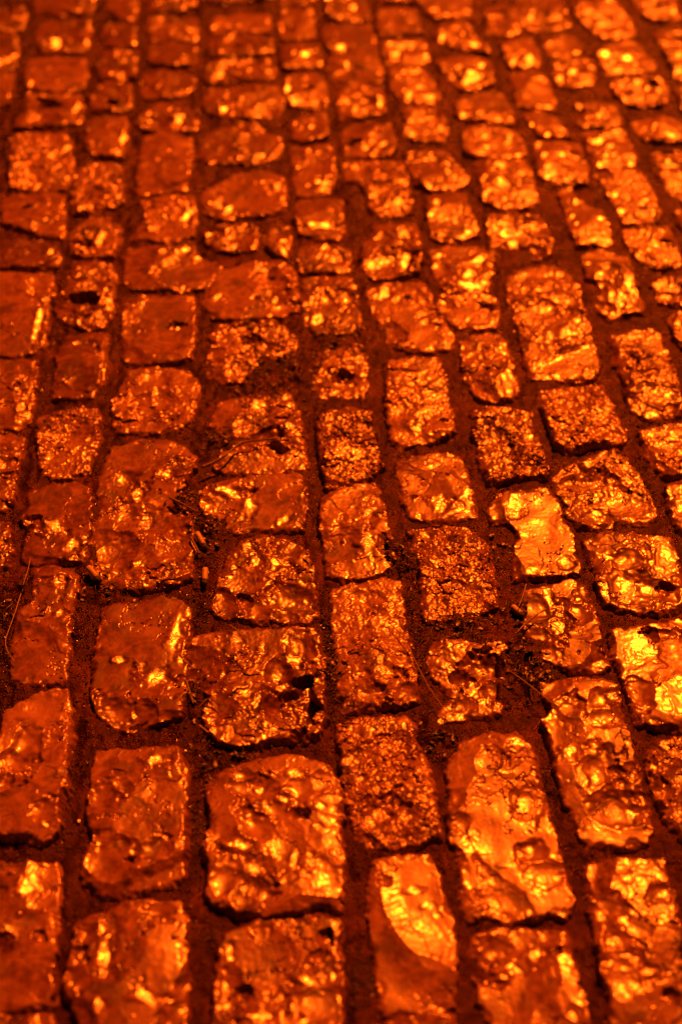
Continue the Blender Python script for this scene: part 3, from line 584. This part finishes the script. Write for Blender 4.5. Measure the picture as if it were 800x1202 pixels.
# ------------------------------------------------------------------ the rest of the cobbled lane, outside what the photograph shows
def outer_cobbles():
    rng = random.Random(5)
    ang = math.atan2(-170, math.hypot(F, H0/2-HORIZON_Y))
    ca, sa = math.cos(ang), math.sin(ang)
    parts = []; off = 0; cos_, fcs, gms = [], [], []
    v0 = np.array([ground(400, 600)[0], ground(400, 600)[1]])
    for i in range(-11, 12):
        v = -1.2+rng.uniform(0, .1)
        while v < 2.6:
            ln = rng.uniform(.09, .16)
            u = i*.118
            cu, cv = u, v+ln/2
            x = v0[0]+cu*ca+cv*sa; y = v0[1]-cu*sa+cv*ca
            v += ln+.018
            px, py, zc = pixel(np.array([x]), np.array([y]))
            if zc[0] < .3: continue
            mx_ = .075*F/zc[0]
            if -mx_-8 < px[0] < W0+mx_+48 and -mx_*.9-22 < py[0] < H0+mx_+75: continue
            w = .048; l = ln/2
            poly = []
            for (a_, b_) in ((-1, -1), (0, -1.03), (1, -1), (1.03, 0), (1, 1), (0, 1.02), (-1, 1), (-1.02, 0)):
                uu = a_*w+rng.gauss(0, .004); vv = b_*l+rng.gauss(0, .005)
                poly.append((x+uu*ca+vv*sa, y-uu*sa+vv*ca))
            poly = np.array(poly); lo = poly.min(0)-.01; hi = poly.max(0)+.01
            st = .0035
            X, Y = np.meshgrid(np.arange(lo[0], hi[0], st), np.arange(lo[1], hi[1], st))
            z, d, gm = stone_field(X, Y, poly, .02, .4, rng.randrange(9999), st)
            co, fc, used = grid_to_mesh(X, Y, z, d > -.0085)
            cos_.append(co); fcs.append(fc+off); gms.append(gm.ravel()[used]); off += len(co)
    o = new_mesh('cobbled_lane', np.concatenate(cos_), np.concatenate(fcs), M_STONE, True, {'grain': np.concatenate(gms)})
    tag(o, 'rest of the cobbled lane carrying on beyond the pictured stones', 'cobbles', None, 'stuff')
outer_cobbles()

# ------------------------------------------------------------------ soil between the stones
MOUNDS = [(245, 625, 26, 10), (235, 660, 18, 6), (455, 650, 22, 8), (470, 660, 16, 8), (540, 735, 34, 8), (610, 770, 22, 9), (625, 800, 25, 8), (230, 815, 22, 8),
          (270, 880, 40, 6), (325, 435, 45, 9), (400, 395, 30, 6), (260, 520, 22, 7), (215, 590, 18, 8), (120, 690, 25, 5), (35, 690, 18, 6), (585, 650, 18, 6),
          (415, 235, 14, 6), (605, 720, 16, 8), (485, 790, 14, 5), (520, 870, 22, 6), (690, 585, 10, 3), (745, 580, 14, 8), (8, 720, 20, 6), (390, 790, 14, 5), (785, 195, 20, 6)]
MOUNDS_W = [(*ground(x, y)[:2], r*depth(x, y)/F*1.15, h/1000) for x, y, r, h in MOUNDS]

def soil_height(X, Y):
    z = 0.0005+0.0034*fbm(X*24, Y*24, 201, 4)+0.0016*fbm(X*120, Y*120, 205, 3)
    w1, w2, wv = worley(X*180, Y*180, 207)
    z = z+0.0012*(wv-.4)*sstep(0, .4, w2-w1)
    for mx_, my_, r, h in MOUNDS_W:
        rr = np.hypot(X-mx_, Y-my_)/r
        z = z+h*np.exp(-rr*rr)*(0.75+0.5*gnoise(X*110, Y*110, 211)+.35*gnoise(X*260, Y*260, 213))
    return z

POLYS = [np.array([ground(x, y, s['T']*.58/1000*.85)[:2] for x, y in s['pts']]) for s in stones]

def soil():
    fy = [ground(400, 1215)[1], ground(400, -12)[1]]
    far = np.array([.05, .15, .4, 1, 3, 8, 20, 60.])
    xw = 0.92
    xs = np.concatenate([(-xw-far)[::-1], np.arange(-xw, xw, .0028), xw+far])
    ys = np.concatenate([(fy[0]-far)[::-1], np.arange(fy[0], fy[1], .0036), fy[1]+far])
    X, Y = np.meshgrid(xs, ys)
    Z = soil_height(X, Y)
    for p in POLYS:      # the stones sit in sockets in the soil
        lo = p.min(0)-.01; hi = p.max(0)+.01
        i0, i1 = np.searchsorted(xs, (lo[0], hi[0])); j0, j1 = np.searchsorted(ys, (lo[1], hi[1]))
        if i1-i0 < 2 or j1-j0 < 2: continue
        dd = poly_sdf(X[j0:j1, i0:i1], Y[j0:j1, i0:i1], [tuple(q) for q in p])
        Z[j0:j1, i0:i1] -= .016*sstep(.006, .014, dd)
    co, fc, _ = grid_to_mesh(X, Y, Z, np.ones(X.shape, bool))
    o = new_mesh('ground', co, fc, M_SOIL, True)
    tag(o, 'dark damp soil packed in the joints between the cobblestones', None, None, 'structure')
soil()

# ------------------------------------------------------------------ grit and litter lying in the joints
def free_points(n, rs, ylo, yhi, margin=0.001):
    px = rs.uniform(-10, 810, n); py = rs.uniform(ylo, yhi, n)
    g = np.array([ground(a, b)[:2] for a, b in zip(px, py)])
    ok = np.ones(n, bool)
    for p in POLYS:
        lo = p.min(0)-.01; hi = p.max(0)+.01
        near = np.where(ok & (g[:, 0] > lo[0]) & (g[:, 0] < hi[0]) & (g[:, 1] > lo[1]) & (g[:, 1] < hi[1]))[0]
        if len(near):
            dd = poly_sdf(g[near, 0], g[near, 1], [tuple(q) for q in p])
            ok[near[dd > margin]] = False
    return g[ok]

def grit():
    rs = np.random.RandomState(31)
    g = free_points(30000, rs, 380, 1210)
    extra = [(384, 790, 9, 34, 900), (386, 750, 6, 20, 250), (478, 720, 12, 40, 700), (6, 730, 5, 60, 500), (752, 560, 10, 26, 500), (230, 715, 9, 22, 400),
             (700, 560, 8, 18, 250), (420, 1145, 12, 18, 250), (232, 960, 8, 30, 250), (100, 740, 10, 40, 300), (640, 930, 8, 30, 200), (250, 1090, 8, 20, 150)]
    ex = [ground(x+rs.normal()*sx, y+rs.normal()*sy)[:2] for x, y, sx, sy, k in extra for _ in range(k)]
    ex = np.array(ex)
    # grit gathers in patches
    keepp = fbm(g[:, 0]*14, g[:, 1]*14, 301, 3)+rs.uniform(-.6, .6, len(g)) > 0.0
    g = np.concatenate([g[keepp], ex])
    okx = np.ones(len(g), bool)
    for p in POLYS:
        okx &= poly_sdf(g[:, 0], g[:, 1], [tuple(q) for q in p]) < .004
    g = g[okx]
    n = len(g)
    ico = np.array([(0, 0, 1), (.89, 0, .45), (.28, .85, .45), (-.72, .53, .45), (-.72, -.53, .45), (.28, -.85, .45),
                    (.72, .53, -.45), (-.28, .85, -.45), (-.89, 0, -.45), (-.28, -.85, -.45), (.72, -.53, -.45), (0, 0, -1)])
    tri = np.array([(0, 1, 2), (0, 2, 3), (0, 3, 4), (0, 4, 5), (0, 5, 1), (1, 6, 2), (2, 7, 3), (3, 8, 4), (4, 9, 5), (5, 10, 1),
                    (6, 7, 2), (7, 8, 3), (8, 9, 4), (9, 10, 5), (10, 6, 1), (11, 7, 6), (11, 8, 7), (11, 9, 8), (11, 10, 9), (11, 6, 10)])
    size = 0.0005+0.0012*rs.rand(n)**3
    co = ico[None]*(1+rs.uniform(-.3, .3, (n, 12, 1)))*size[:, None, None]*rs.uniform(.6, 1.3, (n, 1, 3))
    a = rs.uniform(0, 6.28, n); c, s_ = np.cos(a)[:, None], np.sin(a)[:, None]
    x = co[..., 0]*c-co[..., 1]*s_; y = co[..., 0]*s_+co[..., 1]*c
    z = co[..., 2]+(soil_height(g[:, 0], g[:, 1])+size*.35)[:, None]
    co = np.stack([x+g[:, :1], y+g[:, 1:2], z], -1).reshape(-1, 3)
    fc = (tri[None]+(np.arange(n)*12)[:, None, None]).reshape(-1, 3)
    o = new_mesh('grit', co, fc, M_GRIT, False)
    tag(o, 'wet glinting grit scattered along the joints between the cobblestones', 'grit', None, 'stuff')
grit()

def litter():
    """rotted leaf scraps and plant fibres heaped in the dark hollows"""
    rs = np.random.RandomState(77)
    cos_, fcs = [], []; off = 0
    for (mx_, my_, r, h), w in zip(MOUNDS_W, MOUNDS):
        if w[1] < 380: continue
        for k in range(int(50*(w[2]/24)**2)):
            x = mx_+rs.normal()*r*.62; y = my_+rs.normal()*r*.62
            z0 = float(soil_height(np.array([x]), np.array([y]))[0])
            a = rs.uniform(0, 6.28)
            if rs.rand() < .5:   # curled scrap
                L = rs.uniform(.002, .005); Wd = L*rs.uniform(.2, .6); cur = rs.uniform(-.6, .6); tl = rs.uniform(-.5, .5)
                uu, vv = np.meshgrid(np.linspace(-1, 1, 6), np.linspace(-1, 1, 4))
                wid = np.sqrt(np.maximum(1-uu**2*.9, .05))
                lx = uu*L; ly = vv*Wd*wid*(1+.15*rs.normal(size=uu.shape)); lz = cur*L*(uu**2)*.7+tl*ly+.0018+.0005*rs.normal(size=uu.shape)
                P = np.stack([lx*math.cos(a)-ly*math.sin(a)+x, lx*math.sin(a)+ly*math.cos(a)+y, lz+z0], -1)
                top = P.reshape(-1, 3); bot = top-np.array([0, 0, .0004])
                idx = np.arange(24).reshape(4, 6)
                f = np.stack([idx[:-1, :-1], idx[:-1, 1:], idx[1:, 1:], idx[1:, :-1]], -1).reshape(-1, 4)
                cos_.append(np.concatenate([top, bot])); fcs.append(np.concatenate([f, f[:, ::-1]+24])+off); off += 48
            else:                # fibre
                n = 7; L = rs.uniform(.006, .02); rad = rs.uniform(.0003, .0007)
                t = np.linspace(0, 1, n); bend = rs.normal()*.5
                lx = (t-.5)*L; ly = bend*L*(t-.5)**2*2; lz = .0012+.003*rs.rand()*np.sin(t*3)+rs.uniform(-.1, .1)*lx
                ctr = np.stack([lx*math.cos(a)-ly*math.sin(a)+x, lx*math.sin(a)+ly*math.cos(a)+y, lz+z0], -1)
                rg = []
                for q in range(4):
                    th = q*math.pi/2
                    rg.append(ctr+np.array([-math.sin(a)*math.cos(th), math.cos(a)*math.cos(th), math.sin(th)])*rad)
                P = np.stack(rg, 1).reshape(-1, 3)
                f = []
                for i in range(n-1):
                    for q in range(4):
                        f.append((i*4+q, i*4+(q+1) % 4, (i+1)*4+(q+1) % 4, (i+1)*4+q))
                cos_.append(P); fcs.append(np.array(f)+off); off += n*4
    o = new_mesh('leaf_litter', np.concatenate(cos_), np.concatenate(fcs), M_LITTER, True)
    tag(o, 'dark rotted leaf scraps and fibres lodged in the joints', 'leaf litter', None, 'stuff')
litter()

# ------------------------------------------------------------------ cigarette ends and stalks
def tube(name, pts, rad, mat, parent=None, sides=12, wob=0.0, caps=True, seed=1):
    rs = np.random.RandomState(seed)
    pts = np.array(pts, float); n = len(pts)
    rad = np.full(n, rad) if np.isscalar(rad) else np.array(rad)
    T = np.gradient(pts, axis=0); T /= np.linalg.norm(T, axis=1)[:, None]
    up = np.array([0, 0, 1.0])
    A = np.cross(T, up); A /= (np.linalg.norm(A, axis=1)[:, None]+1e-9)
    B = np.cross(A, T)
    th = np.linspace(0, 2*np.pi, sides, endpoint=False)
    ring = pts[:, None]+(A[:, None]*np.cos(th)[None, :, None]+B[:, None]*np.sin(th)[None, :, None])*(rad[:, None]*(1+wob*rs.normal(size=(n, sides))))[..., None]
    co = ring.reshape(-1, 3)
    f = [(i*sides+q, i*sides+(q+1) % sides, (i+1)*sides+(q+1) % sides, (i+1)*sides+q) for i in range(n-1) for q in range(sides)]
    if caps:
        co = np.concatenate([co, pts[:1], pts[-1:]])
        c0 = n*sides
        f += [(c0, (q+1) % sides, q, q) for q in range(sides)] + [(c0+1, (n-1)*sides+q, (n-1)*sides+(q+1) % sides, (n-1)*sides+(q+1) % sides) for q in range(sides)]
        quads = [a for a in f if len(set(a)) == 4]; tris = [(a[0], a[1], a[2]) for a in f if len(set(a)) == 3]
        me = bpy.data.meshes.new(name); me.from_pydata([tuple(c) for c in co], [], quads+tris)
        me.polygons.foreach_set('use_smooth', [True]*len(quads)+[False]*len(tris)); me.materials.append(mat); me.update()
        o = bpy.data.objects.new(name, me); col.objects.link(o)
    else:
        o = new_mesh(name, co, np.array(f), mat, True)
    if parent: o.parent = parent
    return o

BUTTS = [((104, 666), (118, 683), 'pale cigarette end with burnt black tip beside the very long jagged cobblestone', .009, .012),
         ((231, 626), (242, 645), 'brightest cigarette end, leaning upright in dark litter near the fourth column', .008, .013),
         ((241, 668), (240, 687), 'dull cigarette end pointing straight down beside the scalloped square cobblestone', .007, .009),
         ((601, 712), (614, 724), 'short cigarette end beside the faceted cobblestone with the sharp ridge', .009, .010),
         ((217, 570), (208, 577), 'tiny stub in the dark joint above the long jagged cobblestone', .008, .008)]
for k, (p0, p1, lab, z0, z1) in enumerate(BUTTS):
    a = ground(*p0, z1); a[2] = z1; b = ground(*p1, z0); b[2] = z0
    root = bpy.data.objects.new('cigarette_end', None); col.objects.link(root)
    mid = (a+b)/2; root.location = (mid[0], mid[1], 0)
    org = np.array([mid[0], mid[1], 0])
    r = .0037 if k < 4 else .0026
    t = np.linspace(0, 1, 9)
    line = a[None]*(1-t[:, None])+b[None]*t[:, None]-org
    line[:, 2] += .0006*np.sin(t*3)
    tube('filter', line[:7], r*(1+.05*np.sin(np.arange(7)*2.1)), M_PAPER, root, 16, .02, True, k)
    tube('burnt_tip', line[6:]+np.array([0, 0, .0001]), [r*.97, r*.9, r*.62], M_ASH, root, 14, .10, True, k+9)
    tag(root, lab, 'cigarette end', 'cigarette ends dropped in the joints')

STALKS = [([(36, 655), (33, 670), (27, 687)], .0007, 'short straight stalk in the joint left of the waisted cobblestone', 'stalk', M_STALK, 12),
          ([(25, 697), (19, 716), (12, 735), (7, 752), (9, 764), (18, 777)], .0008, 'long hooked stalk curving down the joint at the left edge', 'stalk', M_STALK, 10),
          ([(234, 852), (248, 862), (264, 871)], .0013, 'thick pale splinter below the big shattered cobblestone', 'stalk', M_STALK, 10),
          ([(219, 799), (223, 812), (227, 826)], .0008, 'thin stalk beside the dark hollow left of the shattered cobblestone', 'stalk', M_STALK, 14),
          ([(258, 827), (245, 820), (232, 832)], .0007, 'dark bent twig at the foot of the shattered cobblestone', 'twig', M_TWIG, 14),
          ([(270, 733), (283, 745), (298, 766)], .0006, 'fine stalk lying across the top of the shattered cobblestone', 'stalk', M_STALK, 29),
          ([(594, 785), (620, 804), (650, 827)], .0007, 'long straw slanting across the dark joint to the pedestal cobblestone', 'stalk', M_STALK, 17),
          ([(468, 738), (484, 770), (503, 806), (523, 835)], .0006, 'longest thin straw running down beside the hourglass cobblestone', 'stalk', M_STALK, 15),
          ([(617, 686), (613, 699), (608, 712)], .0008, 'pale straw lying on the hollow of the faceted cobblestone', 'stalk', M_STALK, 22),
          ([(199, 584), (214, 591), (231, 601)], .0016, 'dark thick twig in the litter beside the long jagged cobblestone', 'twig', M_TWIG, 13),
          ([(237, 548), (253, 541), (267, 533), (282, 520), (300, 517), (326, 515)], .0019, 'bent twig lodged in the rift of the split cobblestone', 'twig', M_TWIG, 18),
          ([(224, 630), (229, 640), (234, 650)], .0017, 'stubby twig leaning beside the brightest cigarette end', 'twig', M_TWIG, 12),
          ([(432, 714), (452, 724), (472, 736)], .0004, 'hair-thin fibre across the long upright cobblestone', 'fibre', M_STALK, 22),
          ([(640, 715), (622, 727), (606, 742)], .0012, 'flat straw below the short cigarette end', 'stalk', M_STALK, 17)]
for k, (pp, r, lab, cat, mt, zmm) in enumerate(STALKS):
    z = zmm/1000
    raw = np.array([ground(x, y, z) for x, y in pp])
    t = np.linspace(0, len(raw)-1, 6*len(raw)); i = np.clip(t.astype(int), 0, len(raw)-2); f = (t-i)[:, None]
    P0 = raw[np.clip(i-1, 0, None)]; P1 = raw[i]; P2 = raw[i+1]; P3 = raw[np.clip(i+2, None, len(raw)-1)]
    sp = .5*((2*P1)+(-P0+P2)*f+(2*P0-5*P1+4*P2-P3)*f*f+(-P0+3*P1-3*P2+P3)*f**3)
    sp[:, 2] += .0006*np.sin(t*2.1+k)
    org = sp.mean(0); org[2] = 0
    rr = r*(1-.35*np.linspace(0, 1, len(sp)))
    o = tube({'stalk': 'dry_stalk', 'twig': 'twig', 'fibre': 'plant_fibre'}[cat], sp-org, rr, mt, None, 8, .06, True, k)
    o.location = org
    tag(o, lab, cat, 'stalks and twigs lying in the joints', 'thing')

# ------------------------------------------------------------------ light: a deep orange night glow
TINT = (1.0, 0.106, 0.0032)
w = bpy.data.worlds.new('World'); scene.world = w; w.use_nodes = True
N = w.node_tree.nodes; L = w.node_tree.links
bg = N['Background']
sky = N.new('ShaderNodeTexSky'); sky.sky_type = 'NISHITA'; sky.sun_disc = False
sky.sun_elevation = SUN_EL; sky.sun_rotation = SUN_AZ
bw = N.new('ShaderNodeRGBToBW'); L.new(sky.outputs[0], bw.inputs[0])
mx = N.new('ShaderNodeMixRGB'); mx.blend_type = 'MULTIPLY'; mx.inputs[0].default_value = 1
L.new(bw.outputs[0], mx.inputs[1]); mx.inputs[2].default_value = (*TINT, 1)
L.new(mx.outputs[0], bg.inputs['Color'])
bg.inputs['Strength'].default_value = 0.012

sd = bpy.data.lights.new('street_light_sun', 'SUN'); sd.energy = 5.0; sd.angle = math.radians(6.0); sd.color = TINT
so = bpy.data.objects.new('street_light_sun', sd); col.objects.link(so)
from mathutils import Vector
so.rotation_euler = Vector(tuple(-LDIR)).to_track_quat('-Z', 'Y').to_euler()

# ------------------------------------------------------------------ camera
cd = bpy.data.cameras.new('camera'); cam = bpy.data.objects.new('camera', cd); col.objects.link(cam)
cd.sensor_fit = 'VERTICAL'; cd.sensor_height = SENS; cd.sensor_width = SENS*W0/H0; cd.lens = LENS
cam.location = tuple(CAM); cam.rotation_euler = (math.pi/2-TH, 0, 0)
cd.clip_start = .05; cd.clip_end = 300
cd.dof.use_dof = True
cd.dof.focus_distance = depth(400, 715)
cd.dof.aperture_fstop = 2.4
cd.dof.aperture_blades = 0
scene.camera = cam

scene.render.engine = 'CYCLES'
scene.view_settings.view_transform = 'Standard'
scene.view_settings.look = 'None'
scene.view_settings.exposure = 0.98
scene.view_settings.gamma = 1.0
scene.cycles.max_bounces = 5
scene.cycles.use_denoising = True
